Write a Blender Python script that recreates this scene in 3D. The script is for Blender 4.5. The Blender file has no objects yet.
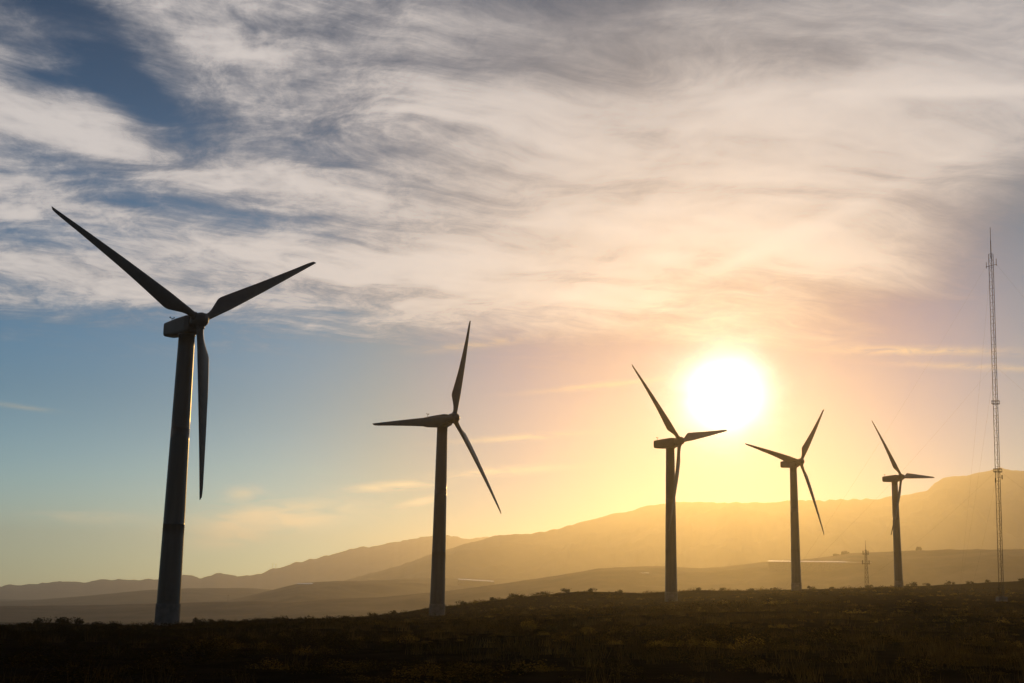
import bpy, bmesh, math, random
import numpy as np
from mathutils import Vector, Matrix
R_ = math.radians
scene = bpy.context.scene
COL = scene.collection
rng = np.random.default_rng(7)
random.seed(7)

# ------------------------------------------------------------------ camera
CAM_Z = 2.0                                   # eye height; every height below is given relative to the eye
PITCH, ROLL = 0.1978, 0.0176
cam_d = bpy.data.cameras.new('camera')
cam = bpy.data.objects.new('camera', cam_d); COL.objects.link(cam)
cam_d.sensor_width = 36.0
cam_d.lens = 1276.9 / 1024 * 36
cam_d.clip_start = 0.3; cam_d.clip_end = 60000
_cp, _sp, _cr, _sr = math.cos(PITCH), math.sin(PITCH), math.cos(ROLL), math.sin(ROLL)
_fw = Vector((0, _cp, _sp)); _eu = Vector((0, -_sp, _cp)); _ex = Vector((1, 0, 0))
_rt = _ex * _cr + _eu * _sr; _up = -_ex * _sr + _eu * _cr
_m = Matrix((_rt, _up, -_fw)).transposed().to_4x4(); _m.translation = (0, 0, CAM_Z)
cam.matrix_world = _m
scene.camera = cam

# ------------------------------------------------------------------ sun + sky + exposure
SUN_AZ, SUN_EL = R_(9.58), R_(8.98)           # azimuth measured from +Y towards +X
SUN_DIR = Vector((math.sin(SUN_AZ) * math.cos(SUN_EL), math.cos(SUN_AZ) * math.cos(SUN_EL), math.sin(SUN_EL)))
sd = bpy.data.lights.new('sun', 'SUN'); sd.energy = 2.55; sd.angle = R_(0.5); sd.color = (1.0, 0.56, 0.14)
sun = bpy.data.objects.new('sun', sd); COL.objects.link(sun)
sun.rotation_euler = (-SUN_DIR).to_track_quat('-Z', 'Y').to_euler()
sun.location = SUN_DIR * 300

scene.view_settings.view_transform = 'Standard'
scene.view_settings.look = 'None'
scene.view_settings.exposure = -1.0
scene.view_settings.gamma = 1.0
scene.view_settings.use_curve_mapping = False
scene.cycles.use_denoising = True
scene.cycles.volume_bounces = 0
scene.cycles.max_bounces = 6
scene.cycles.diffuse_bounces = 2
scene.cycles.transparent_max_bounces = 12
scene.cycles.sample_clamp_indirect = 4.0

class NT:
    """tiny expression helper over a node tree"""
    def __init__(s, tree): s.t = tree
    def n(s, kind, **kw):
        nd = s.t.nodes.new(kind)
        for k, v in kw.items(): setattr(nd, k, v)
        return nd
    def put(s, sock, v):
        if isinstance(v, bpy.types.NodeSocket): s.t.links.new(v, sock)
        elif v is not None: sock.default_value = v
    def m(s, op, a, b=None, c=None, clamp=False):
        nd = s.n('ShaderNodeMath', operation=op); nd.use_clamp = clamp
        s.put(nd.inputs[0], a); s.put(nd.inputs[1], b); s.put(nd.inputs[2], c)
        return nd.outputs[0]
    def add(s, *a):
        r = a[0]
        for b in a[1:]: r = s.m('ADD', r, b)
        return r
    def mul(s, *a):
        r = a[0]
        for b in a[1:]: r = s.m('MULTIPLY', r, b)
        return r
    def sub(s, a, b): return s.m('SUBTRACT', a, b)
    def div(s, a, b): return s.m('DIVIDE', a, b)
    def step(s, x, lo, hi, a=0.0, b=1.0):
        nd = s.n('ShaderNodeMapRange'); nd.interpolation_type = 'SMOOTHSTEP'
        for i, v in enumerate((x, lo, hi, a, b)): s.put(nd.inputs[i], v)
        return nd.outputs[0]
    def xyz(s, x, y, z):
        nd = s.n('ShaderNodeCombineXYZ')
        s.put(nd.inputs[0], x); s.put(nd.inputs[1], y); s.put(nd.inputs[2], z)
        return nd.outputs[0]
    def noise(s, vec, scale, detail=4.0, rough=0.5, dist=0.0, lac=2.0):
        nd = s.n('ShaderNodeTexNoise'); s.put(nd.inputs['Vector'], vec)
        s.put(nd.inputs['Scale'], scale); s.put(nd.inputs['Detail'], detail)
        s.put(nd.inputs['Roughness'], rough); s.put(nd.inputs['Distortion'], dist); s.put(nd.inputs['Lacunarity'], lac)
        return nd.outputs[0]
    def mix(s, f, a, b, blend='MIX'):
        nd = s.n('ShaderNodeMix', data_type='RGBA', blend_type=blend)
        s.put(nd.inputs[0], f); s.put(nd.inputs[6], a if not isinstance(a, tuple) else a + (1,)); s.put(nd.inputs[7], b if not isinstance(b, tuple) else b + (1,))
        return nd.outputs[2]
    def scale(s, col, k):
        nd = s.n('ShaderNodeVectorMath', operation='SCALE')
        s.put(nd.inputs[0], col); s.put(nd.inputs['Scale'], k)
        return nd.outputs[0]
    def vadd(s, a, b):
        nd = s.n('ShaderNodeVectorMath', operation='ADD'); s.put(nd.inputs[0], a); s.put(nd.inputs[1], b)
        return nd.outputs[0]
    def vmul(s, a, b):
        nd = s.n('ShaderNodeVectorMath', operation='MULTIPLY'); s.put(nd.inputs[0], a); s.put(nd.inputs[1], b)
        return nd.outputs[0]

SKY_STRENGTH = 0.10
def build_world():
    w = bpy.data.worlds.new('World'); scene.world = w; w.use_nodes = True
    t = w.node_tree; t.nodes.clear(); N = NT(t)
    out = N.n('ShaderNodeOutputWorld'); bg = N.n('ShaderNodeBackground')
    t.links.new(bg.outputs[0], out.inputs[0]); bg.inputs[1].default_value = SKY_STRENGTH
    sky = N.n('ShaderNodeTexSky'); sky.sky_type = 'NISHITA'; sky.sun_disc = False
    sky.sun_elevation = SUN_EL; sky.sun_rotation = SUN_AZ
    sky.altitude = 100; sky.air_density = 1.0; sky.dust_density = 0.25; sky.ozone_density = 3.0
    tc = N.n('ShaderNodeTexCoord'); d = tc.outputs['Generated']
    sp = N.n('ShaderNodeSeparateXYZ'); t.links.new(d, sp.inputs[0])
    x, y, z = sp.outputs
    az = N.mul(N.m('ARCTAN2', x, y), 180 / math.pi)
    el = N.mul(N.m('ARCSINE', z), 180 / math.pi)
    dot = N.n('ShaderNodeVectorMath', operation='DOT_PRODUCT'); t.links.new(d, dot.inputs[0]); dot.inputs[1].default_value = SUN_DIR
    th = N.mul(N.m('ARCCOSINE', N.m('MINIMUM', dot.outputs['Value'], 0.999999)), 180 / math.pi)     # degrees off the sun
    # cloud layer seen on a flat ceiling: direction projected on a plane overhead
    zz = N.add(N.m('MAXIMUM', z, 0.0), 0.07)
    px, py = N.div(x, zz), N.div(y, zz)
    ca, sa = math.cos(R_(-12)), math.sin(R_(-12))
    u = N.add(N.mul(px, ca), N.mul(py, -sa)); v = N.add(N.mul(px, sa), N.mul(py, ca))
    P = N.xyz(u, v, 0.0)
    warp = N.noise(P, 1.3, 3, 0.5)
    wv = N.sub(warp, 0.5)
    big = N.noise(N.xyz(N.add(N.mul(u, 0.75), N.mul(wv, 0.5)), N.add(v, N.mul(wv, 0.6)), 3.1), 1.6, 8, 0.58, 0.1)
    streak = N.noise(N.xyz(N.add(N.mul(u, 0.42), N.mul(wv, 0.5)), N.add(N.mul(v, 1.5), N.mul(wv, 0.8)), 15.3), 1.5, 5, 0.5, 0.1)
    fib = N.noise(N.xyz(N.add(N.mul(u, 0.6), N.mul(wv, 0.7)), N.add(N.mul(v, 2.0), N.mul(wv, 1.1)), 9.7), 1.9, 7, 0.56, 0.1)
    wisp = N.noise(N.xyz(N.add(N.mul(u, 0.7), N.mul(wv, 1.2)), N.add(N.mul(v, 1.6), N.mul(wv, 1.4)), 33.0), 5.0, 9, 0.66, 0.25)
    puff = N.noise(N.xyz(N.add(N.mul(u, 1.3), N.mul(wv, 0.6)), N.mul(v, 1.0), 21.0), 7.5, 8, 0.68, 0.15)
    def blob(a0, e0, ra, re, rot=0.0):
        c, s_ = math.cos(R_(rot)), math.sin(R_(rot))
        da, de = N.sub(az, a0), N.sub(el, e0)
        A = N.div(N.add(N.mul(da, c), N.mul(de, s_)), ra); B = N.div(N.add(N.mul(da, -s_), N.mul(de, c)), re)
        return N.m('EXPONENT', N.mul(N.add(N.mul(A, A), N.mul(B, B)), -1.0))
    # where the cirrus sheet lies: above a slanting lower edge, with open holes
    edge = N.add(el, N.mul(N.sub(big, 0.5), 5.0))
    sheet = N.add(N.step(edge, 9.4, 14.2), N.mul(N.step(N.m('ABSOLUTE', az), 55.0, 95.0), N.step(el, -2.0, 3.0)))  # second term: unseen cloud beside and behind the camera, added to cut ambient light
    sheet = N.m('MINIMUM', sheet, 1.0)
    veil_r = blob(9.0, 13.0, 14.0, 6.5)
    holes = N.add(N.mul(blob(-18.0, 21.5, 3.6, 1.15, -30), 1.0), N.mul(blob(-14.5, 16.5, 6.0, 0.9, -5), 0.55),
                  N.mul(blob(-21.0, 18.0, 5.0, 0.8, -6), 0.25), N.mul(blob(-20.0, 24.2, 4.0, 0.6, -6), 0.35),
                  N.mul(blob(23.0, 13.6, 6.5, 3.4, 28), 0.85), N.mul(blob(-8, 14.7, 7.0, 0.7, -5), 0.15), N.mul(blob(-21.5, 21.2, 2.0, 0.6, 0), 0.6), N.mul(blob(9.6, 10.5, 7.0, 4.5), 0.38),
                  N.mul(blob(-19.0, 15.0, 4.0, 0.6, 4), 0.3), N.mul(blob(-8.0, 24.9, 4.0, 0.6, 2), 0.25))
    thick = N.add(N.mul(sheet, 0.74), N.mul(veil_r, 0.30), N.mul(N.sub(fib, 0.5), N.step(az, -9.0, 4.0, 0.9, 0.5)), N.mul(N.sub(streak, 0.5), 0.9), N.mul(N.sub(wisp, 0.5), N.step(az, -9.0, 6.0, 0.75, 0.30)), N.mul(N.sub(big, 0.5), N.step(az, -9.0, 4.0, 1.5, 0.8)),
                  N.mul(N.sub(puff, 0.5), N.step(az, -9.0, 2.0, 0.85, 0.2)), N.mul(holes, -1.0), N.mul(N.step(el, 24.6, 27.5), -0.28),
                  N.mul(blob(-15.5, 18.8, 7.5, 1.5, -13), 0.32), N.mul(blob(-14.0, 23.7, 4.2, 0.8, -4), 0.45), N.mul(blob(-21.5, 23.2, 2.2, 0.8, 10), 0.35), N.mul(blob(-20.5, 19.6, 3.5, 0.9, -16), 0.35), N.mul(blob(-19.5, 13.3, 5.0, 0.8, -3), 0.35), N.mul(blob(-9.0, 13.6, 5.0, 0.8, 4), 0.2), N.mul(blob(9.0, 22.0, 15.0, 1.0, 1), 0.3), N.mul(blob(20.0, 21.5, 4.0, 0.22, -5), 0.45), N.mul(blob(12.0, 15.6, 5.0, 0.35, 22), 0.3),
                  N.mul(blob(0.0, 15.5, 9.0, 1.0, 10), 0.2), N.mul(blob(4.0, 18.0, 14.0, 3.0, 0), 0.15))
    thick = N.mul(thick, N.m('MAXIMUM', N.step(el, 8.0, 12.6), N.step(N.m('ABSOLUTE', az), 55.0, 95.0)))
    cov_hi = N.step(thick, 0.0, 1.05, 0.0, 0.95)
    # loose low streaks near the horizon
    low = N.add(N.mul(blob(-10.4, 3.2, 2.9, 0.55, 7), 1.0), N.mul(blob(-12.0, 2.3, 1.6, 0.4, 10), 0.5), N.mul(blob(-5.2, 4.75, 1.6, 0.18, 5), 0.8),
                N.mul(blob(-4.0, 4.1, 0.9, 0.15, 14), 0.5), N.mul(blob(-11.7, 4.25, 0.7, 0.3, 5), 0.4), N.mul(blob(-1.5, 11.2, 2.4, 0.2, 8), 0.3),
                N.mul(blob(0.0, 7.0, 2.4, 0.14, 5), 0.3), N.mul(blob(-0.6, 5.5, 2.5, 0.18, 5), 0.3), N.mul(blob(18.0, 10.7, 3.6, 0.18, -3), 0.42),
                N.mul(blob(20.5, 9.9, 3.0, 0.15, -5), 0.28), N.mul(blob(-21.3, 7.5, 1.4, 0.10, -4), 0.22), N.mul(blob(4.0, 9.4, 3.0, 0.14, 6), 0.22),
                N.mul(blob(-18.0, 3.0, 2.0, 0.25, 0), 0.25))
    lown = N.noise(N.xyz(N.mul(az, 0.35), N.mul(el, 1.5), 4.0), 1.6, 6, 0.6, 0.6)
    cov_lo = N.mul(N.m('MINIMUM', N.mul(low, 1.5), 1.0), N.step(lown, 0.26, 0.62), 0.92)
    # cloud light: forward-scattered sunlight through ice cloud, strongest near the sun, thicker cloud is greyer
    g1 = N.m('EXPONENT', N.div(th, -11.0)); g2 = N.m('EXPONENT', N.div(th, -3.6))
    shade = N.step(N.add(N.mul(fib, 0.28), N.mul(streak, 0.28), N.mul(N.sub(puff, 0.5), N.step(az, -9.0, 2.0, 0.42, 0.10)), N.mul(N.sub(wisp, 0.5), N.step(az, -9.0, 6.0, 0.40, 0.20)), N.mul(thick, 0.42)), 0.26, 0.86)
    c0 = N.mix(shade, (0.36, 0.40, 0.50), (1.42, 1.31, 1.25))
    cl = N.vadd(c0, N.vadd(N.scale((1.0, 0.60, 0.26), N.mul(g1, 0.06)), N.scale((1.0, 0.72, 0.30), N.mul(g2, 0.02))))
    front = N.step(th, 25.0, 100.0, 1.0, 0.12)                      # dims cloud far off the sun, mostly the unseen cloud added behind
    cl = N.scale(cl, N.mul(front, 1.0 / SKY_STRENGTH))
    lc = N.vadd((1.25, 1.0, 0.62), N.scale((1.0, 0.62, 0.25), N.mul(g1, 0.4)))
    lc = N.scale(lc, N.step(el, 2.0, 9.0, 2.1 / SKY_STRENGTH, 0.95 / SKY_STRENGTH))
    clear = N.vmul(N.scale(N.vmul(sky.outputs[0], N.mix(N.step(th, 3.0, 16.0), (0.06, 0.74, 2.1), (1.0, 1.04, 1.0))), N.mul(N.step(el, 6.0, 26.0, 1.0, 0.36), N.step(th, 4.0, 21.0, 0.26, 1.04), N.add(1.0, N.mul(N.step(el, 0.5, 9.0, 1.1, 0.0), N.step(th, 6.0, 24.0))))), N.mix(N.step(el, 1.0, 20.0), (0.78, 1.00, 1.18), (0.10, 1.08, 1.62)))
    c = N.mix(cov_lo, clear, lc)
    c = N.mix(cov_hi, c, cl)
    # the sun itself, spread by the thin ice cloud in front of it
    th2 = N.mul(th, N.add(0.75, N.mul(N.noise(N.xyz(N.mul(az, 0.3), N.mul(el, 0.45), 2.0), 1.3, 5, 0.6), 0.50)))
    core = N.m('EXPONENT', N.mul(N.m('POWER', N.div(th2, 1.34), 1.8), -1.0))
    aur = N.m('EXPONENT', N.div(th, -2.0))
    c = N.vadd(c, N.scale((1.0, 0.90, 0.70), N.mul(core, 9.0 / SKY_STRENGTH)))
    c = N.vadd(c, N.scale((1.0, 0.84, 0.58), N.mul(aur, 0.42 / SKY_STRENGTH)))
    t.links.new(c, bg.inputs[0])
build_world()

# ------------------------------------------------------------------ helpers
def tag(o, label=None, cat=None, group=None, kind=None):
    for k, v in (('label', label), ('category', cat), ('group', group), ('kind', kind)):
        if v: o[k] = v
    return o
def link_mesh(name, verts, faces, mat, parent=None, smooth=False):
    me = bpy.data.meshes.new(name)
    me.from_pydata([tuple(v) for v in verts], [], [tuple(f) for f in faces]); me.update()
    if smooth: me.polygons.foreach_set('use_smooth', [True] * len(me.polygons))
    if mat: me.materials.append(mat)
    o = bpy.data.objects.new(name, me); COL.objects.link(o)
    if parent: o.parent = parent
    return o
def link_np(name, V, F, mat, parent=None, smooth=False):
    """V (n,3) float, F (m,k) int : fast mesh for big arrays"""
    me = bpy.data.meshes.new(name); V = np.asarray(V, np.float32); F = np.asarray(F, np.int32)
    k = F.shape[1]
    me.vertices.add(len(V)); me.vertices.foreach_set('co', V.ravel())
    me.loops.add(F.size); me.loops.foreach_set('vertex_index', F.ravel())
    me.polygons.add(len(F)); me.polygons.foreach_set('loop_start', np.arange(0, F.size, k, dtype=np.int32))
    me.polygons.foreach_set('loop_total', np.full(len(F), k, np.int32))
    if smooth: me.polygons.foreach_set('use_smooth', np.ones(len(F), bool))
    me.update(calc_edges=True); me.validate()
    if mat: me.materials.append(mat)
    o = bpy.data.objects.new(name, me); COL.objects.link(o)
    if parent: o.parent = parent
    return o
def empty(name, loc):
    o = bpy.data.objects.new(name, None); COL.objects.link(o); o.location = loc
    o.empty_display_size = 0.5
    return o
class MB:
    def __init__(s): s.v = []; s.f = []
    def lathe(s, prof, seg=32, mat=Matrix.Identity(4), caps=True):
        b = len(s.v)
        for r, z in prof:
            for i in range(seg):
                a = 2 * math.pi * i / seg
                s.v.append(mat @ Vector((r * math.cos(a), r * math.sin(a), z)))
        for j in range(len(prof) - 1):
            for i in range(seg):
                k = (i + 1) % seg
                s.f.append((b + j * seg + i, b + j * seg + k, b + (j + 1) * seg + k, b + (j + 1) * seg + i))
        if caps:
            s.f.append(tuple(b + i for i in reversed(range(seg)))); s.f.append(tuple(b + (len(prof) - 1) * seg + i for i in range(seg)))
    def tube(s, a, b, r, seg=6, r2=None):
        a, b = Vector(a), Vector(b); d = b - a
        q = d.to_track_quat('Z', 'Y').to_matrix().to_4x4(); q.translation = a
        s.lathe([(r, 0), (r if r2 is None else r2, d.length)], seg, q)
    def box(s, c, size, mat=Matrix.Identity(4)):
        b = len(s.v); c = Vector(c)
        for dz in (-.5, .5):
            for dy in (-.5, .5):
                for dx in (-.5, .5):
                    s.v.append(mat @ (c + Vector((dx * size[0], dy * size[1], dz * size[2]))))
        for f in ((0, 2, 3, 1), (4, 5, 7, 6), (0, 1, 5, 4), (2, 6, 7, 3), (0, 4, 6, 2), (1, 3, 7, 5)): s.f.append(tuple(b + i for i in f))
    def build(s, name, mat, parent=None, smooth=False, bevel=0):
        o = link_mesh(name, s.v, s.f, mat, parent, smooth)
        if bevel:
            bm = bmesh.new(); bm.from_mesh(o.data)
            bmesh.ops.bevel(bm, geom=list(bm.edges), offset=bevel, segments=3, profile=0.6, affect='EDGES', clamp_overlap=True)
            bm.to_mesh(o.data); bm.free()
            o.data.polygons.foreach_set('use_smooth', [True] * len(o.data.polygons))
        return o

def material(name):
    m = bpy.data.materials.new(name); m.use_nodes = True
    m.node_tree.nodes.clear(); N = NT(m.node_tree)
    out = N.n('ShaderNodeOutputMaterial')
    return m, N, out
def surface_mat(name, c1, c2, scale, rough=0.6, spec=0.5, bump=0.0, detail=5, stretch=(1, 1, 1), metallic=0.0):
    m, N, out = material(name)
    tc = N.n('ShaderNodeTexCoord'); v = N.vmul(tc.outputs['Object'], stretch)
    n = N.noise(v, scale, detail, 0.6, 0.3)
    col = N.mix(N.step(n, 0.3, 0.7), c1, c2)
    b = N.n('ShaderNodeBsdfPrincipled'); N.put(b.inputs['Base Color'], col)
    N.put(b.inputs['Roughness'], N.step(n, 0.2, 0.8, rough - 0.06, rough + 0.08)); b.inputs['Specular IOR Level'].default_value = spec
    b.inputs['Metallic'].default_value = metallic
    if bump:
        bp = N.n('ShaderNodeBump'); bp.inputs['Strength'].default_value = bump; bp.inputs['Distance'].default_value = 0.3
        N.put(bp.inputs['Height'], n); N.put(b.inputs['Normal'], bp.outputs[0])
    m.node_tree.links.new(b.outputs[0], out.inputs[0])
    return m
def leaf_mat(name, c1, c2, t1, t2, scale=0.6):
    m, N, out = material(name)
    g = N.n('ShaderNodeNewGeometry')
    n = N.noise(g.outputs['Position'], scale, 3, 0.6)
    r = g.outputs['Random Per Island']
    sx = N.n('ShaderNodeSeparateXYZ'); m.node_tree.links.new(g.outputs['Position'], sx.inputs[0])
    left_shade = N.step(sx.outputs[0], -28.0, 14.0, 0.10, 1.0)            # shade painted into the leaf colours: left side kept blacker than the right
    f = N.m('ADD', N.mul(N.step(n, 0.50, 0.72), N.mul(left_shade, 0.75)), N.mul(N.m('POWER', r, 3.0), N.mul(left_shade, 0.3)), clamp=True)
    d = N.n('ShaderNodeBsdfDiffuse'); N.put(d.inputs[0], N.mix(f, c1, c2))
    tr = N.n('ShaderNodeBsdfTranslucent'); N.put(tr.inputs[0], N.mix(f, t1, t2))
    ad = N.n('ShaderNodeAddShader'); m.node_tree.links.new(d.outputs[0], ad.inputs[0]); m.node_tree.links.new(tr.outputs[0], ad.inputs[1])
    m.node_tree.links.new(ad.outputs[0], out.inputs[0])
    return m

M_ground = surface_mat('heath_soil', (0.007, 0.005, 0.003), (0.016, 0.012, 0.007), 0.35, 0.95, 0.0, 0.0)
M_hill = surface_mat('hill_scrub_and_rock', (0.055, 0.045, 0.033), (0.13, 0.10, 0.07), 0.012, 0.95, 0.05, 0.0, 8)
M_mount = surface_mat('mountain_rock', (0.07, 0.055, 0.042), (0.15, 0.115, 0.08), 0.004, 0.95, 0.05, 0.0, 8)
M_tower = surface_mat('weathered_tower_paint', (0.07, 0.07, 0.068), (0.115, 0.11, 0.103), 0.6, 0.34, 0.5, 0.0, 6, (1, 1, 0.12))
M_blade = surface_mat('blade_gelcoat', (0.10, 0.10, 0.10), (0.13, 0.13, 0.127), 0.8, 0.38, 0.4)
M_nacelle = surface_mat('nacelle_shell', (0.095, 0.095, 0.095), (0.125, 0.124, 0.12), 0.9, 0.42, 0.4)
M_dark = surface_mat('dark_rubber', (0.03, 0.03, 0.03), (0.05, 0.05, 0.05), 2.0, 0.7, 0.3)
M_conc = surface_mat('pale_concrete', (0.16, 0.156, 0.148), (0.23, 0.225, 0.215), 1.2, 0.85, 0.2, 0.3)
M_steel = surface_mat('weathered_steel', (0.045, 0.042, 0.04), (0.075, 0.07, 0.066), 1.0, 0.6, 0.3)
M_paintred = surface_mat('faded_red_paint', (0.20, 0.06, 0.045), (0.26, 0.09, 0.06), 1.0, 0.6, 0.3)
M_roofsheet = surface_mat('greenhouse_sheet', (0.70, 0.69, 0.66), (0.80, 0.79, 0.76), 0.3, 0.22, 0.6)
M_netting = surface_mat('dusty_netting', (0.10, 0.085, 0.065), (0.16, 0.135, 0.10), 0.5, 0.9, 0.1)
M_white = surface_mat('whitewash', (0.62, 0.60, 0.56), (0.75, 0.73, 0.69), 0.5, 0.8, 0.2)
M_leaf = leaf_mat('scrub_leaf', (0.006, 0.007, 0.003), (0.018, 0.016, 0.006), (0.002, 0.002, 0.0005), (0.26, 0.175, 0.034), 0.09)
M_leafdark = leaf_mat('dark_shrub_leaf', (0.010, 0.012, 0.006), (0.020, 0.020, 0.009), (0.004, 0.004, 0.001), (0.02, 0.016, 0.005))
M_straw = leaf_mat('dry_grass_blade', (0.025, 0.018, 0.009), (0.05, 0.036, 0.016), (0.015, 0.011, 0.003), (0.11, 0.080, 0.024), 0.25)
M_wood = surface_mat('shrub_wood', (0.05, 0.037, 0.025), (0.09, 0.07, 0.05), 4.0, 0.9, 0.1, 0.3)

# ------------------------------------------------------------------ noise for the land
def vnoise(x, y, seed=0):
    xi = np.floor(x).astype(np.int64); yi = np.floor(y).astype(np.int64); fx = x - xi; fy = y - yi
    def h(a, b):
        k = (a * 374761393 + b * 668265263 + seed * 1442695041) & 0xFFFFFFFF
        k = ((k ^ (k >> 13)) * 1274126177) & 0xFFFFFFFF
        return ((k ^ (k >> 16)) & 0xFFFF) / 65535.0
    sx = fx * fx * (3 - 2 * fx); sy = fy * fy * (3 - 2 * fy)
    return (h(xi, yi) * (1 - sx) + h(xi + 1, yi) * sx) * (1 - sy) + (h(xi, yi + 1) * (1 - sx) + h(xi + 1, yi + 1) * sx) * sy
def fbm(x, y, oct=5, seed=0, gain=0.5):
    a = 1.0; s = 0.0; t = 0.0
    for o in range(oct):
        s = s + a * (vnoise(x, y, seed + o * 17) - 0.5); t += a; a *= gain; x = x * 2.03 + 11.3; y = y * 2.03 + 5.7
    return s / t * 2

# ------------------------------------------------------------------ ground : one sheet, near heath rising to a crest, then falling to a wide valley
AZ = np.array([-180, -90, -50, -30, -21, -14.6, -3.1, 7.2, 12.5, 16.8, 22, 32, 50, 90, 180.])
RT = np.array([300, 200, 150, 155, 160, 171, 255, 317, 402, 478, 495, 480, 400, 300, 300.])
ZT = np.array([-3, -3.4, -4.3, -4.5, -4.5, -4.4, -3.75, -0.25, 3.55, 5.85, 6.2, 6.5, 5, 0, -3.])
RC = np.array([380, 260, 205, 205, 205, 210, 330, 385, 440, 512, 525, 520, 450, 380, 380.])
CAZ = np.array([-180, -90, -40, -21.2, -19.5, -18.3, -15.7, -13.2, -10.9, -7.7, -6.9, -4.7, -3.4, -1.6, 0.2, 2.3, 3.4, 5.8, 8.4, 11, 12.7, 14.8, 16.8, 19.6, 21.7, 40, 90, 180.])
CEL = np.array([-.6, -.9, -1.3, -1.48, -1.24, -1.25, -1.42, -1.32, -1.26, -1.22, -.98, -.68, -.45, -.23, .02, .27, .38, .33, .5, .54, .61, .69, .80, .94, 1.09, .9, 0, -.6])
def hermite(r, rs, zs):
    """monotone cubic through rows of control points; rs, zs: (k, n)"""
    k = rs.shape[0]
    dlt = (zs[1:] - zs[:-1]) / (rs[1:] - rs[:-1])
    mm = np.zeros_like(zs); mm[0] = dlt[0]; mm[-1] = dlt[-1]
    for i in range(1, k - 1):
        same = dlt[i - 1] * dlt[i] > 0
        mm[i] = np.where(same, 2 * dlt[i - 1] * dlt[i] / np.where(same, dlt[i - 1] + dlt[i], 1), 0)
    z = np.where(r <= rs[0], zs[0], zs[-1])
    for i in range(k - 1):
        h = rs[i + 1] - rs[i]; t = np.clip((r - rs[i]) / h, 0, 1)
        val = (2*t**3 - 3*t**2 + 1) * zs[i] + (t**3 - 2*t**2 + t) * h * mm[i] + (-2*t**3 + 3*t**2) * zs[i+1] + (t**3 - t**2) * h * mm[i+1]
        z = np.where((r > rs[i]) & (r <= rs[i + 1]), val, z)
    return z
def ground_rel(x, y):
    x = np.asarray(x, float); y = np.asarray(y, float)
    az = np.degrees(np.arctan2(x, y)); r = np.hypot(x, y)
    rt = np.interp(az, AZ, RT); zt = np.interp(az, AZ, ZT); rc = np.interp(az, AZ, RC)
    zc = np.tan(np.radians(np.interp(az, CAZ, CEL))) * rc - 0.45
    one = np.ones_like(r)
    rs = np.stack([8 * one, 32 * one, rt * 0.5, rt, rc, rc * 1.28, rc * 1.28 + 420, rc * 1.28 + 1300, 12000 * one])
    zs = np.stack([-1.9 * one, -2.35 * one, -2.35 + (zt + 2.35) * 0.36, zt, zc, zc - 4.5, zc - 26, -46 * one, -60 * one])
    z = hermite(r, rs, zs)
    amp = np.clip((r - 6) / 40, 0, 1)
    z = z + amp * (0.30 * fbm(x / 16, y / 16, 4, 3) + 0.10 * fbm(x / 3.1, y / 3.1, 3, 9)) + np.clip((r - 700) / 900, 0, 1) * 5 * fbm(x / 260, y / 260, 5, 21)
    return z
def gz(x, y): return float(ground_rel(np.array([x]), np.array([y]))[0]) + CAM_Z

def build_ground():
    azs = np.concatenate([np.linspace(-180, -40, 71)[:-1], np.linspace(-40, 40, 481), np.linspace(40, 180, 71)[1:-1]])
    rs = np.concatenate([[0.02], np.geomspace(2, 60, 60), np.geomspace(62, 640, 190), np.geomspace(660, 10500, 90)])
    A, Rr = np.meshgrid(np.radians(azs), rs); X = Rr * np.sin(A); Y = Rr * np.cos(A)
    Z = ground_rel(X, Y) + CAM_Z
    na, nr = len(azs), len(rs)
    V = np.stack([X, Y, Z], -1).reshape(-1, 3)
    j, i = np.meshgrid(np.arange(nr - 1), np.arange(na), indexing='ij'); k = (i + 1) % na
    F = np.stack([j * na + i, (j + 1) * na + i, (j + 1) * na + k, j * na + k], -1).reshape(-1, 4)
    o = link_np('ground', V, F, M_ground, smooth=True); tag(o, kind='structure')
build_ground()

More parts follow.
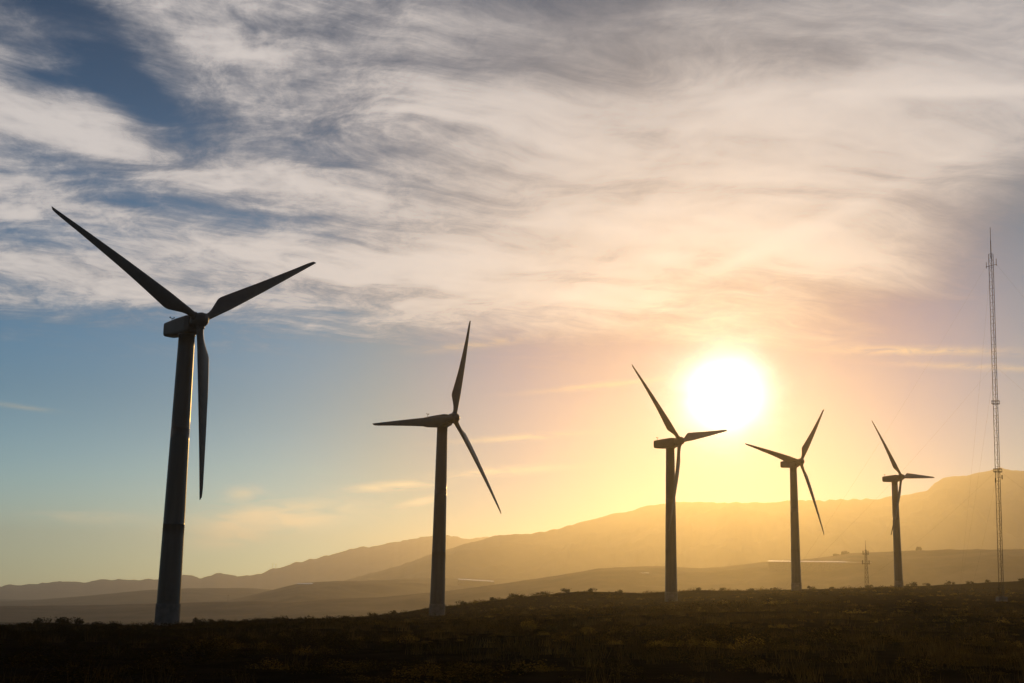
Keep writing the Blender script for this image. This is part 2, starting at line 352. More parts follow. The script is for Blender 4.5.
# ------------------------------------------------------------------ hills and mountains, each a real height field at its own distance
HILLS = {}
def hill(key, name, dist, table, mat, width=(0.34, 0.4), base=-62.0, seed=1, rough=0.10, crest_px=0.012, left_open=True, right_open=True, nr=64):
    az_t = np.array([p[0] for p in table]); el_t = np.array([p[1] for p in table])
    if left_open: az_t = np.concatenate([[az_t[0] - 22, az_t[0] - 9], az_t]); el_t = np.concatenate([[-2.2, el_t[0] * 0.9], el_t])
    else: az_t = np.concatenate([[az_t[0] - 8.0], az_t]); el_t = np.concatenate([[-1.0], el_t])
    if right_open: az_t = np.concatenate([az_t, [az_t[-1] + 9, az_t[-1] + 22]]); el_t = np.concatenate([el_t, [el_t[-1] * 0.9, -2.2]])
    else: az_t = np.concatenate([az_t, [az_t[-1] + 8.0]]); el_t = np.concatenate([el_t, [-1.0]])
    def height(az, r):
        e = np.interp(az, az_t, el_t) + crest_px * fbm(az * 3.1 + seed * 7, np.full_like(az, seed * 3.3), 5, seed, 0.6)
        dd = dist * (1 + 0.10 * fbm(az * 0.11, np.full_like(az, 1.7), 2, seed + 5))
        zc = np.tan(np.radians(e)) * dd
        s = np.where(r < dd, 1 - (dd - r) / (dist * width[0]), 1 - (r - dd) / (dist * width[1])); s = np.clip(s, 0, 1)
        prof = s * s * (3 - 2 * s) * 0.55 + s * 0.45
        a = np.radians(az); X, Y = r * np.sin(a), r * np.cos(a); L = dist * 0.05
        n = fbm(X / L, Y / L, 6, seed + 31, 0.55); rid = -np.abs(fbm(X / (L * 1.7), Y / (L * 2.6), 5, seed + 77, 0.5))
        H = np.maximum(zc - base, 1.0)
        return base + H * prof + H * rough * (n + 1.6 * rid) * np.sin(np.pi * np.clip(s, 0, 1)) ** 0.8
    azs = np.linspace(az_t[0], az_t[-1], int(min(700, max(160, (az_t[-1] - az_t[0]) * 13))))
    sgrid = np.concatenate([dist * (1 - width[0] * np.linspace(1.12, 0.0, nr)), dist * (1 + width[1] * np.linspace(0, 1.12, nr // 2)[1:])])
    A, Rr = np.meshgrid(azs, sgrid); Z = height(A, Rr); a = np.radians(A)
    V = np.stack([Rr * np.sin(a), Rr * np.cos(a), Z + CAM_Z], -1).reshape(-1, 3); na = len(azs)
    j, i = np.meshgrid(np.arange(len(sgrid) - 1), np.arange(na - 1), indexing='ij')
    F = np.stack([j * na + i, (j + 1) * na + i, (j + 1) * na + i + 1, j * na + i + 1], -1).reshape(-1, 4)
    o = link_np(name, V, F, mat, smooth=True); tag(o, kind='structure')
    HILLS[key] = height
    return o
T_L2 = [(-21.23, -0.7), (-17.85, -0.62), (-14.91, -0.49), (-10.91, -0.34), (-7.74, -0.42)]
T_L1 = [(-21.24, -0.54), (-18.94, -0.35), (-15.36, 0.05), (-13.3, 0.17), (-11.2, 0.21), (-9.06, 0.07)]
T_M2 = [(-12.01, -0.32), (-10.93, -0.04), (-9.92, 0.23), (-9.08, 0.46), (-7.57, 0.57), (-5.62, 0.65), (-3.43, 0.78), (-1.67, 0.81), (-0.35, 0.83), (2.3, 0.79), (4.94, 0.66)]
T_M1 = [(-7.75, -0.2), (-5.59, -0.08), (-2.71, 0.23), (0.19, 0.67), (2.3, 1.01), (4.06, 1.34), (5.81, 1.45), (6.91, 1.47), (8.43, 1.4), (9.29, 1.46), (11.35, 1.74), (12.71, 1.84), (13.97, 1.98), (14.81, 2.13), (16.05, 2.17), (16.87, 2.22), (18.88, 2.31), (21.77, 2.32)]
T_A = [(-21.3, 0.1), (-20.16, 0.2), (-19.0, 0.35), (-18.0, 0.33), (-17.41, 0.42), (-15.18, 0.51), (-13.96, 0.74), (-13.32, 0.59), (-12.42, 0.82), (-11.73, 0.7), (-10.98, 0.8), (-10.18, 1.08), (-9.34, 1.35), (-8.27, 1.59), (-6.98, 1.97), (-5.68, 2.21), (-4.36, 2.46), (-3.48, 2.61), (-2.73, 2.66), (-1.9, 2.50), (-0.9, 2.60), (0.5, 2.72), (2.29, 2.6), (5.82, 2.2)]
T_B = [(-4.77, 1.30), (-3.6, 1.75), (-2.4, 2.16), (-1.71, 2.42), (-0.38, 2.71), (0.95, 2.86), (1.75, 2.96), (2.28, 3.06), (3.61, 3.47), (4.49, 3.71), (5.82, 4.03), (6.84, 4.26), (8.46, 4.27), (10.63, 4.28), (12.78, 4.37), (15.72, 4.45), (16.96, 4.57), (18.11, 4.82), (18.41, 5.11), (18.82, 5.32), (20.43, 5.54), (21.03, 5.7), (21.41, 5.57), (21.96, 5.56)]
hill('near', 'hills', 2200, T_M1, M_hill, seed=2, left_open=False, rough=0.08)
hill('valley', 'hills', 2300, T_L2, M_hill, seed=4, right_open=False, rough=0.10)
hill('mid', 'hills', 3300, T_M2, M_hill, seed=6, left_open=False, right_open=False, rough=0.08)
hill('left', 'hills', 4400, T_L1, M_hill, seed=8, right_open=False, rough=0.08)
hill('mesa', 'mountains', 5200, T_B, M_mount, seed=10, left_open=False, width=(0.36, 0.3), rough=0.20, crest_px=0.05)
hill('range', 'mountains', 9300, T_A, M_mount, seed=12, right_open=False, width=(0.25, 0.22), rough=0.15, crest_px=0.085)
def hill_z(key, az, r): return float(HILLS[key](np.array([float(az)]), np.array([float(r)]))[0]) + CAM_Z
def polar(az, r): return r * math.sin(R_(az)), r * math.cos(R_(az))

# ------------------------------------------------------------------ air
HAZE_DENSITY = 1.12e-4
def build_haze():
    m, N, out = material('thin_haze')
    pv = N.n('ShaderNodeVolumePrincipled')
    pv.inputs['Color'].default_value = (0.97, 0.95, 0.92, 1); pv.inputs['Density'].default_value = HAZE_DENSITY
    pv.inputs['Anisotropy'].default_value = 0.81
    m.node_tree.links.new(pv.outputs[0], out.inputs['Volume'])
    mb = MB(); mb.box((0, 0, 226), (25000, 25000, 648)); o = mb.build('haze', m)
    tag(o, kind='stuff')
build_haze()

# ------------------------------------------------------------------ wind turbines
H_T, HUB_UP, OVER, TILT, CONE, R_ROT = 36.9, 1.45, 2.95, 0.10, -0.028, 23.5
def blade_mesh():
    mb = MB(); ns, npnt = 34, 22
    rad = np.concatenate([[0.55, 1.0, 1.5], np.linspace(1.9, 6.5, 14), np.linspace(7.3, 22.8, 17), [23.2, 23.42, 23.5]])
    for r in rad:
        ch = np.interp(r, [0.5, 1.8, 2.6, 4.4, 4.9, 5.5, 12, 19, 22.5, 23.2, 23.5], [0.88, 0.90, 1.15, 2.02, 2.14, 2.09, 1.44, 0.80, 0.52, 0.36, 0.10])
        tk = np.interp(r, [0.5, 1.5, 3, 5.2, 12, 23.5], [0.92, 0.93, 0.72, 0.50, 0.25, 0.05]); rnd = np.interp(r, [1.5, 4.5], [1, 0])
        le = np.interp(r, [0.5, 1.5, 5.2, 12, 23.5], [0.46, 0.475, 0.55, 0.42, 0.10])
        tw = R_(np.interp(r, [0, 5, 10, 23.5], [14, 11, 5, 0]) + 3)
        flex = -0.75 * (r / R_ROT) ** 2.2 + 0.15 * (r / R_ROT)
        for k in range(npnt):
            a = 2 * math.pi * k / npnt; cx = 0.5 * (1 + math.cos(a))          # 1 at the trailing edge
            ya = 0.5 * tk * math.sin(a)
            prof = 5 * 0.2 * (0.2969 * math.sqrt(max(cx, 0)) - 0.126 * cx - 0.3516 * cx**2 + 0.2843 * cx**3 - 0.1036 * cx**4) / 0.2 / 0.5
            yb = math.copysign(prof * tk * 0.5, math.sin(a)) if abs(math.sin(a)) > 1e-6 else 0
            yy = ya * rnd + yb * (1 - rnd)
            xx = le - cx * ch
            X = (xx - 0.1) * math.cos(tw) - yy * math.sin(tw) + 0.1; Y = (xx - 0.1) * math.sin(tw) + yy * math.cos(tw)
            mb.v.append(Vector((-X, Y + flex, r)))
    n = len(rad)
    for j in range(n - 1):
        for k in range(npnt):
            q = (k + 1) % npnt
            mb.f.append((j * npnt + k, (j + 1) * npnt + k, (j + 1) * npnt + q, j * npnt + q))
    mb.f.append(tuple(range(npnt))); mb.f.append(tuple((n - 1) * npnt + k for k in reversed(range(npnt))))
    return mb
def rot_frame(yaw, tilt):
    n = Vector((math.sin(yaw) * math.cos(tilt), -math.cos(yaw) * math.cos(tilt), math.sin(tilt)))
    h = Vector((math.cos(yaw), math.sin(yaw), 0)); v = n.cross(h)
    return h, n, v
def frame_matrix(h, n, v, o):
    m = Matrix((h, n, v)).transposed().to_4x4(); m.translation = o
    return m
TURBINES = [((-43.09, 165.87), 0.810, 1.0144, 'largest wind turbine, dark tower at far left with rotor over clear blue sky'),
            ((-13.70, 255.07), 0.928, 0.3600, 'second tallest wind turbine with one blade nearly upright and one pointing left'),
            ((39.53, 314.30), 0.820, 1.3487, 'wind turbine just left of the sun, its right blade reaching under the glare'),
            ((87.22, 392.60), 0.639, 0.6883, 'wind turbine just right of the sun with one blade pointing up and right'),
            ((137.86, 457.78), 0.712, 1.5027, 'smallest wind turbine, nearest to the tall guyed mast on the right')]
def make_turbine():
    root = empty('wind_turbine', (0, 0, 0))
    t = MB(); prof = [(1.52, -0.3)]
    for k in range(25):
        z = H_T * k / 24; prof.append((1.50 + (1.05 - 1.50) * z / H_T, z))
    for zf in (12.2, 24.6):
        i = next(i for i, p in enumerate(prof) if p[1] > zf); rr = prof[i][0]
        prof[i:i] = [(rr + 0.006, zf - 0.07), (rr + 0.012, zf - 0.06), (rr + 0.012, zf + 0.06), (rr + 0.004, zf + 0.07)]
    prof += [(1.12, H_T + 0.01), (1.12, H_T + 0.22)]
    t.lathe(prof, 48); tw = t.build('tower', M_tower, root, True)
    dmb = MB(); dmb.box((0, 0, 0), (0.95, 0.14, 2.1)); door = dmb.build('door', M_nacelle, tw, bevel=0.03); door.location = (0.4, -1.44, 3.75); door.rotation_euler = (0, 0, 0.27)
    f = MB(); f.lathe([(1.56, -1.2), (1.56, 2.14), (1.54, 2.2), (1.50, 2.2)], 32); f.build('plinth', M_conc, root, False)
    # nacelle, local x = across, y = towards the hub, z = up ; origin on the tower axis at hub height
    nb = MB(); st = [(-4.55, 0.72, -0.78, 0.72), (-4.3, 0.98, -0.98, 0.93), (-1.5, 1.12, -1.25, 1.10), (0.9, 1.14, -1.30, 1.16), (1.75, 0.98, -1.05, 1.05)]
    seg = 28
    for (yy, w, lo, hi) in st:
        for k in range(seg):
            a = 2 * math.pi * k / seg; c, s = math.cos(a), math.sin(a); p = 0.34
            cx = math.copysign(abs(c) ** p, c); cz = math.copysign(abs(s) ** p, s)
            nb.v.append(Vector((w * cx, yy, (hi + lo) / 2 + (hi - lo) / 2 * cz)))
    for j in range(len(st) - 1):
        for k in range(seg):
            q = (k + 1) % seg; nb.f.append((j * seg + k, (j + 1) * seg + k, (j + 1) * seg + q, j * seg + q))
    nb.f.append(tuple(range(seg))); nb.f.append(tuple((len(st) - 1) * seg + k for k in reversed(range(seg))))
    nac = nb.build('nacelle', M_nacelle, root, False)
    wm = MB(); wm.tube((0, -3.9, 0.8), (0, -3.9, 1.62), 0.05); wm.tube((-0.3, -3.9, 1.6), (0.3, -3.9, 1.6), 0.04); wm.lathe([(0.02, 1.6), (0.1, 1.66), (0.1, 1.74), (0.02, 1.78)], 8, Matrix.Translation((0.3, -3.9, 0)))
    wm.lathe([(0.02, 1.6), (0.07, 1.66), (0.07, 1.8), (0.02, 1.82)], 8, Matrix.Translation((-0.3, -3.9, 0)))
    wm.build('wind_sensor', M_dark, nac)
    # hub: spinner around local y, origin at the rotor centre
    hb = MB(); rx = Matrix.Rotation(-math.pi / 2, 4, 'X')
    hb.lathe([(0.72, -1.25), (0.95, -1.05), (1.02, -0.5), (1.03, 0.1), (0.94, 0.6), (0.70, 0.98), (0.36, 1.2), (0.05, 1.28)], 32, rx)
    for k in range(3):
        a = k * 2 * math.pi / 3; mt = Matrix.Rotation(a, 4, 'Y'); hb.lathe([(0.58, 0.3), (0.56, 1.15), (0.50, 1.2)], 20, mt)
    hb.build('hub', M_nacelle, root, True)
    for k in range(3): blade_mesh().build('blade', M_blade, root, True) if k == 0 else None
    b0 = [c for c in root.children if c.name.startswith('blade')][0]
    for k in range(2):
        b = b0.copy(); COL.objects.link(b); b.parent = root
    return root
def copy_tree(o, parent=None):
    c = o.copy(); COL.objects.link(c); c.parent = parent
    for ch in list(o.children): copy_tree(ch, c)
    return c
proto = make_turbine()
allt = [proto] + [copy_tree(proto) for _ in TURBINES[1:]]
ZB = [-3.71, -3.69, -0.23, 3.62, 5.87]
for root, ((x, y), yaw, ph, lab), zb in zip(allt, TURBINES, ZB):
    root.location = (x, y, zb + CAM_Z)
    tag(root, lab, 'wind turbine', 'row of wind turbines along the ridge')
    h, n, v = rot_frame(yaw, TILT); h0, n0, v0 = rot_frame(yaw, 0.02)
    top = Vector((0, 0, H_T + HUB_UP)); hub = top + n * OVER
    k = 0
    for ch in root.children:
        s = ch.name.split('.')[0]
        if s == 'nacelle': ch.matrix_local = frame_matrix(-h0, n0, v0, top)
        elif s == 'hub':
            t = ph; r = v * math.cos(t) + h * math.sin(t); X = -v * math.sin(t) + h * math.cos(t)
            ch.matrix_local = frame_matrix(-X, n, r, hub)
        elif s == 'blade':
            t = ph + k * 2 * math.pi / 3; k += 1
            r = v * math.cos(t) + h * math.sin(t); X = -v * math.sin(t) + h * math.cos(t)
            Z = r * math.cos(CONE * .3) + n * math.sin(CONE * .3); Y = n * math.cos(CONE * .3) - r * math.sin(CONE * .3)
            ch.matrix_local = frame_matrix(-X, Y, Z, hub)

# ------------------------------------------------------------------ tall guyed lattice mast at the right
def lattice(mb, h, w0, w1, bay, leg, brace, sides=3, z0=0.0, ph=0.3):
    nb = max(1, int(round(h / bay)))
    def pt(k, i):
        t = i / nb; w = w0 + (w1 - w0) * t; a = ph + 2 * math.pi * k / sides
        return Vector((w * math.cos(a), w * math.sin(a), z0 + h * t))
    for k in range(sides):
        mb.tube(pt(k, 0), pt(k, nb), leg, 6, leg * (0.9 if w1 > w0 * 0.5 else 0.5))
        for i in range(nb):
            q = (k + 1) % sides
            mb.tube(pt(k, i), pt(q, i + 1) if i % 2 else pt(q, i + 1), brace, 4)
            mb.tube(pt(k, i + 1), pt(q, i + 1), brace, 4)
def build_mast():
    x, y = polar(20.8, 250.0); z = gz(x, y)
    root = empty('guyed_mast', (x, y, z)); root.rotation_euler = (0, R_(1.5), 0)
    tag(root, 'tall slender lattice mast with guy wires at the far right', 'mast')
    Hm = 64.6
    b = MB(); b.box((0, 0, 0.15), (1.6, 1.6, 1.3)); b.build('footing', M_conc, root, bevel=0.05)
    l = MB(); lattice(l, Hm, 0.46, 0.46, 1.35, 0.056, 0.016); l.build('lattice', M_steel, root)
    a = MB(); a.tube((0, 0, Hm - 1), (0, 0, Hm + 2.6), 0.085); a.tube((0, 0, Hm + 2.6), (0, 0, Hm + 5.2), 0.05); a.build('antenna', M_steel, root)
    for zc, w in ((Hm * 0.555, 0.75), (Hm * 0.36, 0.8)):
        p = MB()
        for k in range(6):
            a0, a1 = k * math.pi / 3, (k + 1) * math.pi / 3
            for dz in (0, 0.55): p.tube((w * math.cos(a0), w * math.sin(a0), zc + dz), (w * math.cos(a1), w * math.sin(a1), zc + dz), 0.04, 5)
            p.tube((w * math.cos(a0), w * math.sin(a0), zc), (w * math.cos(a0), w * math.sin(a0), zc + 0.55), 0.03, 5)
            p.tube((w * math.cos(a0), w * math.sin(a0), zc), (0.3 * math.cos(a0), 0.3 * math.sin(a0), zc), 0.03, 5)
        p.build('platform', M_steel, root)
    c = MB(); c.tube((-1.0, 0, Hm - 2.6), (1.0, 0, Hm - 2.0), 0.05); c.tube((0.95, 0, Hm - 2.3), (0.95, 0, Hm - 0.9), 0.05); c.tube((-0.95, 0, Hm - 2.9), (-0.95, 0, Hm - 1.7), 0.05); c.build('crossarm', M_steel, root)
    for px, zc in ((0.62, Hm * 0.345), (-0.6, Hm * 0.335)):
        p = MB(); p.box((px, -0.35, zc), (0.16, 0.12, 0.8)); p.tube((px, -0.35, zc), (0, 0, zc), 0.03, 5); p.build('panel_antenna', M_dark, root, bevel=0)
    for k in range(3):
        ang = R_(200) + k * 2 * math.pi / 3
        for zc, dist in ((Hm - 1.5, 46), (Hm * 0.66, 46), (Hm * 0.36, 34)):
            ax, ay = dist * math.cos(ang), dist * math.sin(ang); az_ = gz(x + ax, y + ay) - z
            g = MB(); pts = []
            for i in range(13):
                t = i / 12; pts.append(Vector((0.5 * math.cos(ang) * (1 - t) + ax * t, 0.5 * math.sin(ang) * (1 - t) + ay * t, zc * (1 - t) + az_ * t - 1.2 * math.sin(math.pi * t))))
            for p, q in zip(pts, pts[1:]): g.tube(p, q, 0.006, 4)
            g.build('guy_wire', M_steel, root)
build_mast()

# ------------------------------------------------------------------ distant lattice tower behind the crest
def build_far_tower():
    az, r = 15.46, 720.0; x, y = polar(az, r); z = gz(x, y); zt = r * math.tan(R_(2.66)) + CAM_Z
    h = zt - z
    root = empty('lattice_tower', (x, y, z)); tag(root, 'small distant lattice tower standing left of the smallest turbine', 'tower')
    l = MB(); lattice(l, h * 0.86, 2.0, 0.55, 2.4, 0.19, 0.10, 4, 0.0, 0.5); l.build('lattice', M_steel, root)
    a = MB(); a.tube((0, 0, h * 0.85), (0, 0, h), 0.14, 6, 0.06); a.build('antenna', M_steel, root)
    for zc, w in ((h * 0.80, 1.5), (h * 0.66, 2.0)):
        p = MB()
        for k in range(8):
            a0, a1 = k * math.pi / 4, (k + 1) * math.pi / 4; p.tube((w * math.cos(a0), w * math.sin(a0), zc), (w * math.cos(a1), w * math.sin(a1), zc), 0.09, 5)
            p.tube((w * math.cos(a0), w * math.sin(a0), zc), (0.3 * math.cos(a0), 0.3 * math.sin(a0), zc), 0.06, 5)
        p.build('platform', M_steel, root)
    for k, (zc, w) in enumerate(((h * 0.82, 1.5), (h * 0.82, 1.5), (h * 0.82, 1.5), (h * 0.68, 2.0), (h * 0.68, 2.0))):
        a0 = k * 2.1 + 0.4; p = MB(); p.box((w * math.cos(a0), w * math.sin(a0), zc), (0.4, 0.4, 2.2)); p.build('panel_antenna', M_dark, root)
build_far_tower()

# ------------------------------------------------------------------ scrub and grass
def in_fan(n, r0, rfun, spread=33.0, p=2.0):
    az = rng.uniform(-spread, spread, n); rmax = rfun(az); u = rng.uniform(0, 1, n)
    r = (r0 ** p + u * (rmax ** p - r0 ** p)) ** (1 / p)
    return az, r
def crest_r(az): return np.interp(az, AZ, RC)
def clump(nleaf, size, seed, dome=0.75, tri=True):
    """one bush of loose leaf clusters: unit radius, unit height"""
    g = np.random.default_rng(seed)
    nb = 7; c = np.stack([g.normal(0, 0.45, nb), g.normal(0, 0.45, nb), g.uniform(0.25, 0.85, nb)], 1); cr = g.uniform(0.24, 0.42, nb)
    c[:, :2] = np.clip(c[:, :2], -0.62, 0.62); c[:, 2] *= np.clip(1.15 - 0.75 * np.hypot(c[:, 0], c[:, 1]), 0.3, 1)
    k = g.integers(0, nb, nleaf); d = g.normal(0, 1, (nleaf, 3)); d /= np.linalg.norm(d, axis=1)[:, None]
    p = c[k] + d * (cr[k] * g.uniform(0.3, 1.0, nleaf) ** 0.5)[:, None]; p[:, 2] = np.abs(p[:, 2]) * 0.95
    nst = nleaf // 14; p[:nst] = np.stack([g.normal(0, 0.3, nst), g.normal(0, 0.3, nst), g.uniform(0.4, 0.92, nst)], 1)
    e1 = g.normal(0, 1, (nleaf, 3)); e1 /= np.linalg.norm(e1, axis=1)[:, None]
    e2 = np.cross(e1, g.normal(0, 1, (nleaf, 3))); e2 /= np.linalg.norm(e2, axis=1)[:, None]
    s = (size * g.uniform(0.6, 1.4, nleaf))[:, None]
    T = np.stack([p + e1 * s, p - e1 * s * 0.4 + e2 * s * 0.45, p - e1 * s * 0.4 - e2 * s * 0.45], 1)
    return T          # (nleaf,3,3)
def scatter(templates, X, Y, rad, hgt, sink=0.08):
    out = []
    Z = ground_rel(X, Y) + CAM_Z
    a = rng.uniform(0, 2 * math.pi, len(X)); pick = rng.integers(0, len(templates), len(X))
    for t, T in enumerate(templates):
        i = np.where(pick == t)[0]
        if not len(i): continue
        ca, sa = np.cos(a[i])[:, None, None], np.sin(a[i])[:, None, None]
        x = (T[None, :, :, 0] * ca - T[None, :, :, 1] * sa) * rad[i][:, None, None] + X[i][:, None, None]
        y = (T[None, :, :, 0] * sa + T[None, :, :, 1] * ca) * rad[i][:, None, None] + Y[i][:, None, None]
        z = (T[None, :, :, 2]) * hgt[i][:, None, None] + (Z[i] - sink)[:, None, None]
        out.append(np.stack([x, y, z], -1).reshape(-1, 3))
    V = np.concatenate(out); F = np.arange(len(V)).reshape(-1, 3)
    return V, F
def patch(X, Y, s, seed, lo, hi):
    return np.clip((fbm(X / s, Y / s, 4, seed) - lo) / (hi - lo), 0, 1)
def build_scrub():
    near_t = [clump(420, 0.060, s) for s in range(5)]; far_t = [clump(80, 0.13, 50 + s) for s in range(6)]
    az, r = in_fan(3600, 14.0, lambda a: np.full_like(a, 105.0), p=1.7); X, Y = r * np.sin(np.radians(az)), r * np.cos(np.radians(az))
    keep = rng.uniform(0, 1, len(X)) < 0.25 + 0.75 * patch(X, Y, 11, 5, -0.15, 0.25); X, Y = X[keep], Y[keep]
    s = rng.uniform(0.30, 0.90, len(X)) * (0.6 + 0.8 * patch(X, Y, 13, 8, -0.2, 0.35)) * (1 + 0.25 * (rng.uniform(0, 1, len(X)) > 0.95) * (np.hypot(X, Y) > 30))
    V, F = scatter(near_t, X, Y, s, s * rng.uniform(0.6, 1.0, len(X)) * np.clip(np.hypot(X, Y) / 75, 0.42, 1))
    az, r = in_fan(20000, 95.0, lambda a: crest_r(a) * 1.12, p=1.25); X, Y = r * np.sin(np.radians(az)), r * np.cos(np.radians(az))
    keep = rng.uniform(0, 1, len(X)) < 0.2 + 0.8 * patch(X, Y, 26, 15, -0.2, 0.3); X, Y = X[keep], Y[keep]
    s = rng.uniform(0.35, 1.05, len(X)) * (0.6 + 1.1 * patch(X, Y, 22, 18, -0.1, 0.45)) * (1 + 1.0 * (rng.uniform(0, 1, len(X)) > 0.955))
    s = np.minimum(s, np.clip(np.hypot(X, Y) / 170, 0.5, 1.6))
    V2, F2 = scatter(far_t, X, Y, s, s * rng.uniform(0.4, 0.8, len(X)))
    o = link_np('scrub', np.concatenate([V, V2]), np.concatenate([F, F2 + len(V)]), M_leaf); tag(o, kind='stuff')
build_scrub()
def build_grass():
    def tuft(nb, seed):
        g = np.random.default_rng(seed); p = g.normal(0, 0.35, (nb, 2)); a = g.uniform(0, 6.28, nb); ln = g.uniform(0.5, 1.15, nb); lean = g.normal(0, 0.28, (nb, 2)); w = 0.022
        b = np.concatenate([p, np.zeros((nb, 1))], 1); e = np.stack([np.cos(a), np.sin(a), 0 * a], 1) * w
        tip = b + np.concatenate([lean, ln[:, None]], 1)
        return np.stack([b - e, b + e, tip], 1)
    ts = [tuft(34, 200 + s) for s in range(6)]
    az, r = in_fan(9000, 10.0, lambda a: np.full_like(a, 190.0), p=1.35); X, Y = r * np.sin(np.radians(az)), r * np.cos(np.radians(az))
    w = patch(X, Y, 14, 41, -0.1, 0.3) * np.clip((az + 16) / 14, 0.12, 1); keep = rng.uniform(0, 1, len(X)) < 0.04 + 0.96 * w; X, Y = X[keep], Y[keep]
    s = rng.uniform(0.3, 0.75, len(X)); V, F = scatter(ts, X, Y, s, s * rng.uniform(0.8, 1.25, len(X)), 0.03)
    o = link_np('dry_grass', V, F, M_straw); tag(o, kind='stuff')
build_grass()
def make_shrub(seed, nleaf, leaf):
    root = empty('shrub', (0, 0, 0))
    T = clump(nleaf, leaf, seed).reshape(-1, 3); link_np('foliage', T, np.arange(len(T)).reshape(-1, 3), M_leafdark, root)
    st = MB(); g = random.Random(seed)
    for k in range(5):
        a = g.uniform(0, 6.28); st.tube((0.05 * math.cos(a), 0.05 * math.sin(a), -0.15), (0.35 * math.cos(a), 0.35 * math.sin(a), g.uniform(0.5, 0.8)), 0.035, 5, 0.012)
    st.build('stem', M_wood, root)
    return root
protos = [make_shrub(300 + k, 420, 0.11) for k in range(4)]
used = [False] * 4
def place_shrub(az, dr, w, hgt, label, group):
    k = random.randrange(4); x, y = polar(az, float(crest_r(np.array([az]))[0]) + dr)
    o = copy_tree(protos[k]) if used[k] else protos[k]; used[k] = True
    o.location = (x, y, gz(x, y) - 0.05); o.scale = (w, w * random.uniform(0.8, 1.1), hgt); o.rotation_euler.z = random.uniform(0, 6.28)
    tag(o, label, 'shrub', group)
SH = [(-19.6, -2, 1.5, 1.1), (-18.9, -6, 1.9, 1.3), (-18.2, 0, 1.6, 1.2), (-17.4, -4, 1.3, 0.8), (-20.4, -3, 1.4, 0.8), (-16.6, 0, 1.2, 0.8)]
for s in SH: place_shrub(*s, 'low dark shrub on the skyline left of the largest turbine', 'shrubs left of the largest turbine')
SH = [(-13.3, -3, 1.7, 1.5), (-12.8, -1, 1.3, 1.2), (-12.2, -3, 1.4, 0.9), (-11.4, 0, 1.5, 1.0), (-10.6, -5, 1.5, 1.1), (-9.9, 0, 1.2, 0.9), (-8.8, -4, 1.5, 1.3), (-8.2, 0, 1.2, 0.9), (-7.1, -3, 1.5, 1.3), (-5.9, 0, 1.6, 1.2), (-5.0, -3, 1.5, 1.1)]
for s in SH: place_shrub(*s, 'low dark shrub on the skyline between the two tallest turbines', 'shrubs between the two tallest turbines')
SH = [(-2.0, -10, 1.8, 1.3), (-0.6, -4, 1.6, 1.1), (0.3, -6, 1.9, 1.5), (1.5, -5, 1.6, 1.1), (2.6, 0, 2.0, 1.4), (3.7, -6, 1.7, 1.2), (4.9, 0, 1.5, 1.0)]
for s in SH: place_shrub(*s, 'low dark shrub on the skyline between the second and third turbine', 'shrubs between the second and third turbine')
SH = [(8.3, -4, 1.6, 1.1), (9.4, 0, 1.7, 1.2), (10.6, -4, 1.5, 1.0), (11.6, 0, 1.6, 1.0), (13.1, -4, 2.0, 1.4), (14.0, 0, 1.6, 1.0), (15.6, -3, 1.8, 1.2)]
for s in SH: place_shrub(*s, 'low dark shrub on the skyline between the third and the smallest turbine', 'shrubs between the third and the smallest turbine')
SH = [(17.3, -10, 2.6, 1.9), (17.9, -4, 1.8, 1.2), (18.8, -6, 1.9, 1.6), (19.6, 0, 1.7, 1.2), (20.3, -6, 1.9, 1.3), (21.6, -4, 2.0, 1.3), (22.6, 0, 1.8, 1.3)]
for s in SH: place_shrub(*s, 'low dark shrub on the skyline right of the smallest turbine', 'shrubs right of the smallest turbine')

# ------------------------------------------------------------------ far trees on the hill behind the smallest turbine
def make_tree(name, seed, h, w, nleaf, leaf):
    root = empty(name, (0, 0, 0)); g = random.Random(seed)
    t = MB(); t.tube((0, 0, -1), (0.1, 0, h * 0.55), 0.35, 7, 0.18)
    for k in range(5):
        a = k * 1.3; t.tube((0.05, 0, h * 0.35), (w * 0.3 * math.cos(a), w * 0.3 * math.sin(a), h * 0.7), 0.12, 5, 0.05)
    t.build('trunk', M_wood, root)
    T = clump(nleaf, leaf, seed) * np.array([w * 0.5, w * 0.5, h * 0.92]) + np.array([0, 0, -h * 0.16]); T = T.reshape(-1, 3)
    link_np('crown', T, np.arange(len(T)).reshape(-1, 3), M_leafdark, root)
    return root
for az, hh, ww, lab in ((17.62, 8.5, 12.0, 'lone round tree on the hill skyline right of the smallest turbine'),
                        (14.62, 7.0, 17.0, 'broad tree clump on the hill skyline beside the small distant lattice tower'),
                        (14.2, 4.5, 13.0, 'lower tree on the hill skyline just left of the broad tree clump')):
    d = 1500.0; best = max((math.atan2(hill_z('near', az, dd) - CAM_Z, dd), dd) for dd in np.linspace(1950, 2500, 111)); d = best[1]
    o = make_tree('tree', int(az * 100), hh, ww, 1500, 0.12); x, y = polar(az, d); o.location = (x, y, hill_z('near', az, d) - 0.5)
    tag(o, lab, 'tree')

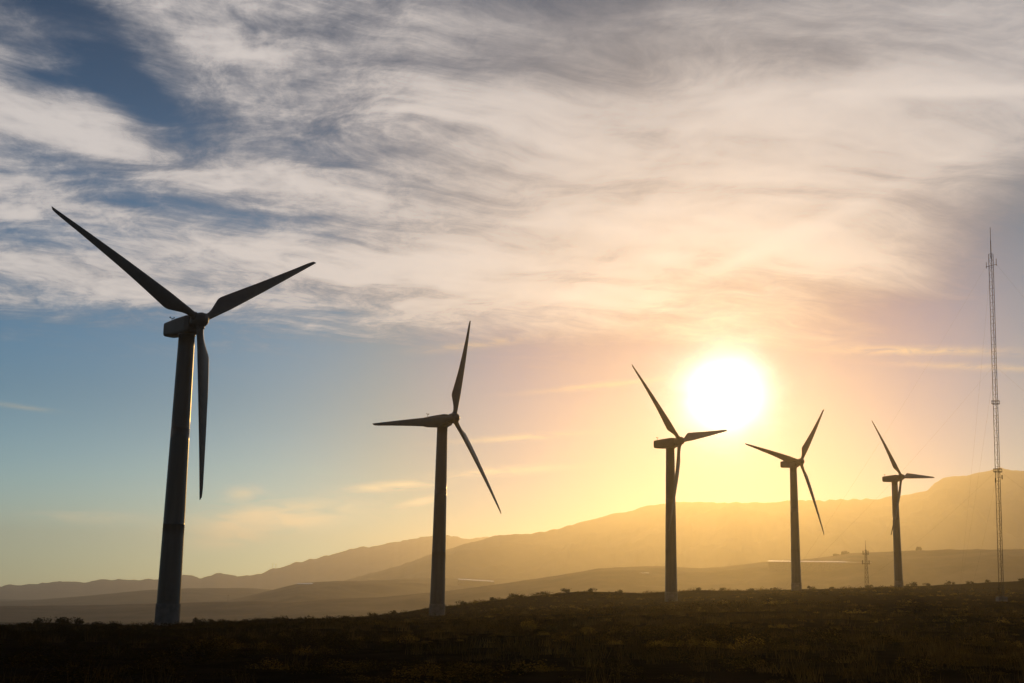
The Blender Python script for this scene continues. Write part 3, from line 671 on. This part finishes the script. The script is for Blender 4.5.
# ------------------------------------------------------------------ plastic greenhouses and low buildings on the far slopes
def at_el(key, az, el, r0, r1):
    """distance on a hill where a given elevation angle is met, first from the front"""
    dd = np.linspace(r0, r1, 400); e = np.degrees(np.arctan2(HILLS[key](np.full_like(dd, az), dd), dd)); k = np.nonzero(e >= el)[0]
    if len(k): return float(dd[k[0]])
    return float(r1)
def greenhouse(key, p0, p1, r0, r1, depth, slope, label, lift=0.6):
    """long low plastic house along a contour, from (azimuth, elevation) p0 to p1, its flat roof rising gently up the slope"""
    d0 = d1 = min(at_el(key, p0[0] + (p1[0] - p0[0]) * t / 14, p0[1] + (p1[1] - p0[1]) * t / 14 - 0.01, r0, r1) for t in range(15)) - 3
    A = Vector((*polar(p0[0], d0), d0 * math.tan(R_(p0[1])) + CAM_Z)); B = Vector((*polar(p1[0], d1), d1 * math.tan(R_(p1[1])) + CAM_Z))
    mid = (A + B) / 2; along = (B - A); L = along.length; along.normalize()
    back = Vector((-along.y, along.x, 0)).normalized()
    root = empty('greenhouse', mid); tag(root, label, 'greenhouse')
    nb = max(3, int(L / 9)); V = []; F = []; up = Vector((0, 0, 1)); s_ = math.tan(R_(slope)); n = nb * 2 + 1
    for yy in (0.0, depth):
        for i in range(n): V.append(along * (L * (i / (nb * 2) - 0.5)) + back * yy + up * (yy * s_ + (0.12 if i % 2 else 0.0)))
    for i in range(n - 1): F.append((i, i + 1, n + i + 1, n + i))
    link_mesh('roof', V, F, M_roofsheet, root)
    W = []; G = []
    c = [along * (-L / 2 + .1) + back * .1, along * (L / 2 - .1) + back * .1, along * (L / 2 - .1) + back * (depth - .1) + up * s_ * depth, along * (-L / 2 + .1) + back * (depth - .1) + up * s_ * depth]
    for q in c: W += [q - up * 0.05, q - up * 14.0]
    for i in range(4): a, b = 2 * i, 2 * ((i + 1) % 4); G.append((a, a + 1, b + 1, b))
    link_mesh('wall', W, G, M_netting, root)
greenhouse('near', (11.35, 1.725), (15.7, 1.72), 1500, 2180, 26, 4.9, 'long thin line of pale plastic greenhouse on the hillside between the two rightmost turbines')
greenhouse('mid', (-2.2, 0.74), (-0.61, 0.67), 2300, 3250, 30, 4.3, 'bright sunlit greenhouse strip on the hill right of the second tallest turbine')
greenhouse('mid', (-9.2, 0.41), (-8.52, 0.43), 2300, 3250, 26, 4.2, 'faint pale greenhouse strip on the dark hill between the two tallest turbines')
greenhouse('near', (5.81, 1.14), (6.2, 1.15), 1500, 2180, 12, 4.6, 'tiny pale greenhouse patch on the hill just left of the third turbine')
def house(az, r, w, dd, hh, rot, label):
    x, y = polar(az, r); z = (max(gz(x, y), hill_z('valley', az, r)) if r < 3200 else max(gz(x, y), hill_z('left', az, r)))
    root = empty('farm_building', (x, y, z)); root.rotation_euler.z = rot; tag(root, label, 'building')
    a = MB(); a.box((0, 0, hh / 2 - 1), (w, dd, hh + 2)); a.build('wall', M_white, root)
    V = [(-w/2-.4, -dd/2-.4, hh), (w/2+.4, -dd/2-.4, hh), (w/2+.4, dd/2+.4, hh), (-w/2-.4, dd/2+.4, hh), (-w/2-.4, 0, hh+dd*.22), (w/2+.4, 0, hh+dd*.22)]
    link_mesh('roof', V, [(0, 1, 5, 4), (2, 3, 4, 5), (0, 4, 3), (1, 2, 5), (3, 2, 1, 0)], M_conc, root)
    for k in range(3):
        q = MB(); q.box((-w * .3 + k * w * .3, -dd / 2 - 0.02, hh * .55), (w * .12, 0.1, hh * .3)); q.build('window', M_dark, root)
house(-13.35, 3000, 34, 16, 7, 0.2, 'small pale farm building in the valley just right of the largest turbine')
house(-11.75, 3050, 26, 14, 7, -0.15, 'small pale farm building in the valley below the lowest mountain notch')
def pole(az, r, h, key, label, name='utility_pole'):
    x, y = polar(az, r); z = max(gz(x, y), hill_z(key, az, r)) if key else gz(x, y)
    root = empty(name, (x, y, z)); tag(root, label, 'pole')
    p = MB(); p.tube((0, 0, -1), (0, 0, h), 0.32, 8, 0.2); p.build('post', M_wood, root)
    c = MB(); c.box((0, 0, h * 0.92), (h * 0.16, 0.3, 0.3)); c.build('crossarm', M_wood, root)
pole(-12.1, 2500, 26, 'valley', 'thin dark pole standing in the hazy valley right of the largest turbine')
for az in (-10.15, -10.28):
    d = max((math.atan2(hill_z('range', az, dd) - CAM_Z, dd), dd) for dd in np.linspace(8300, 10300, 81))[1]
    x, y = polar(az, d); root = empty('radio_mast', (x, y, hill_z('range', az, d)))
    tag(root, 'tiny radio mast on the far mountain skyline, ' + ('right' if az > -10.2 else 'left') + ' one of the close pair', 'mast')
    p = MB(); p.tube((0, 0, -3), (0, 0, 34), 1.3, 6, 0.7); p.build('post', M_steel, root)
    p = MB(); p.box((0, 0, 24), (4.5, 3.0, 5.0)); p.build('antenna_panel', M_dark, root)
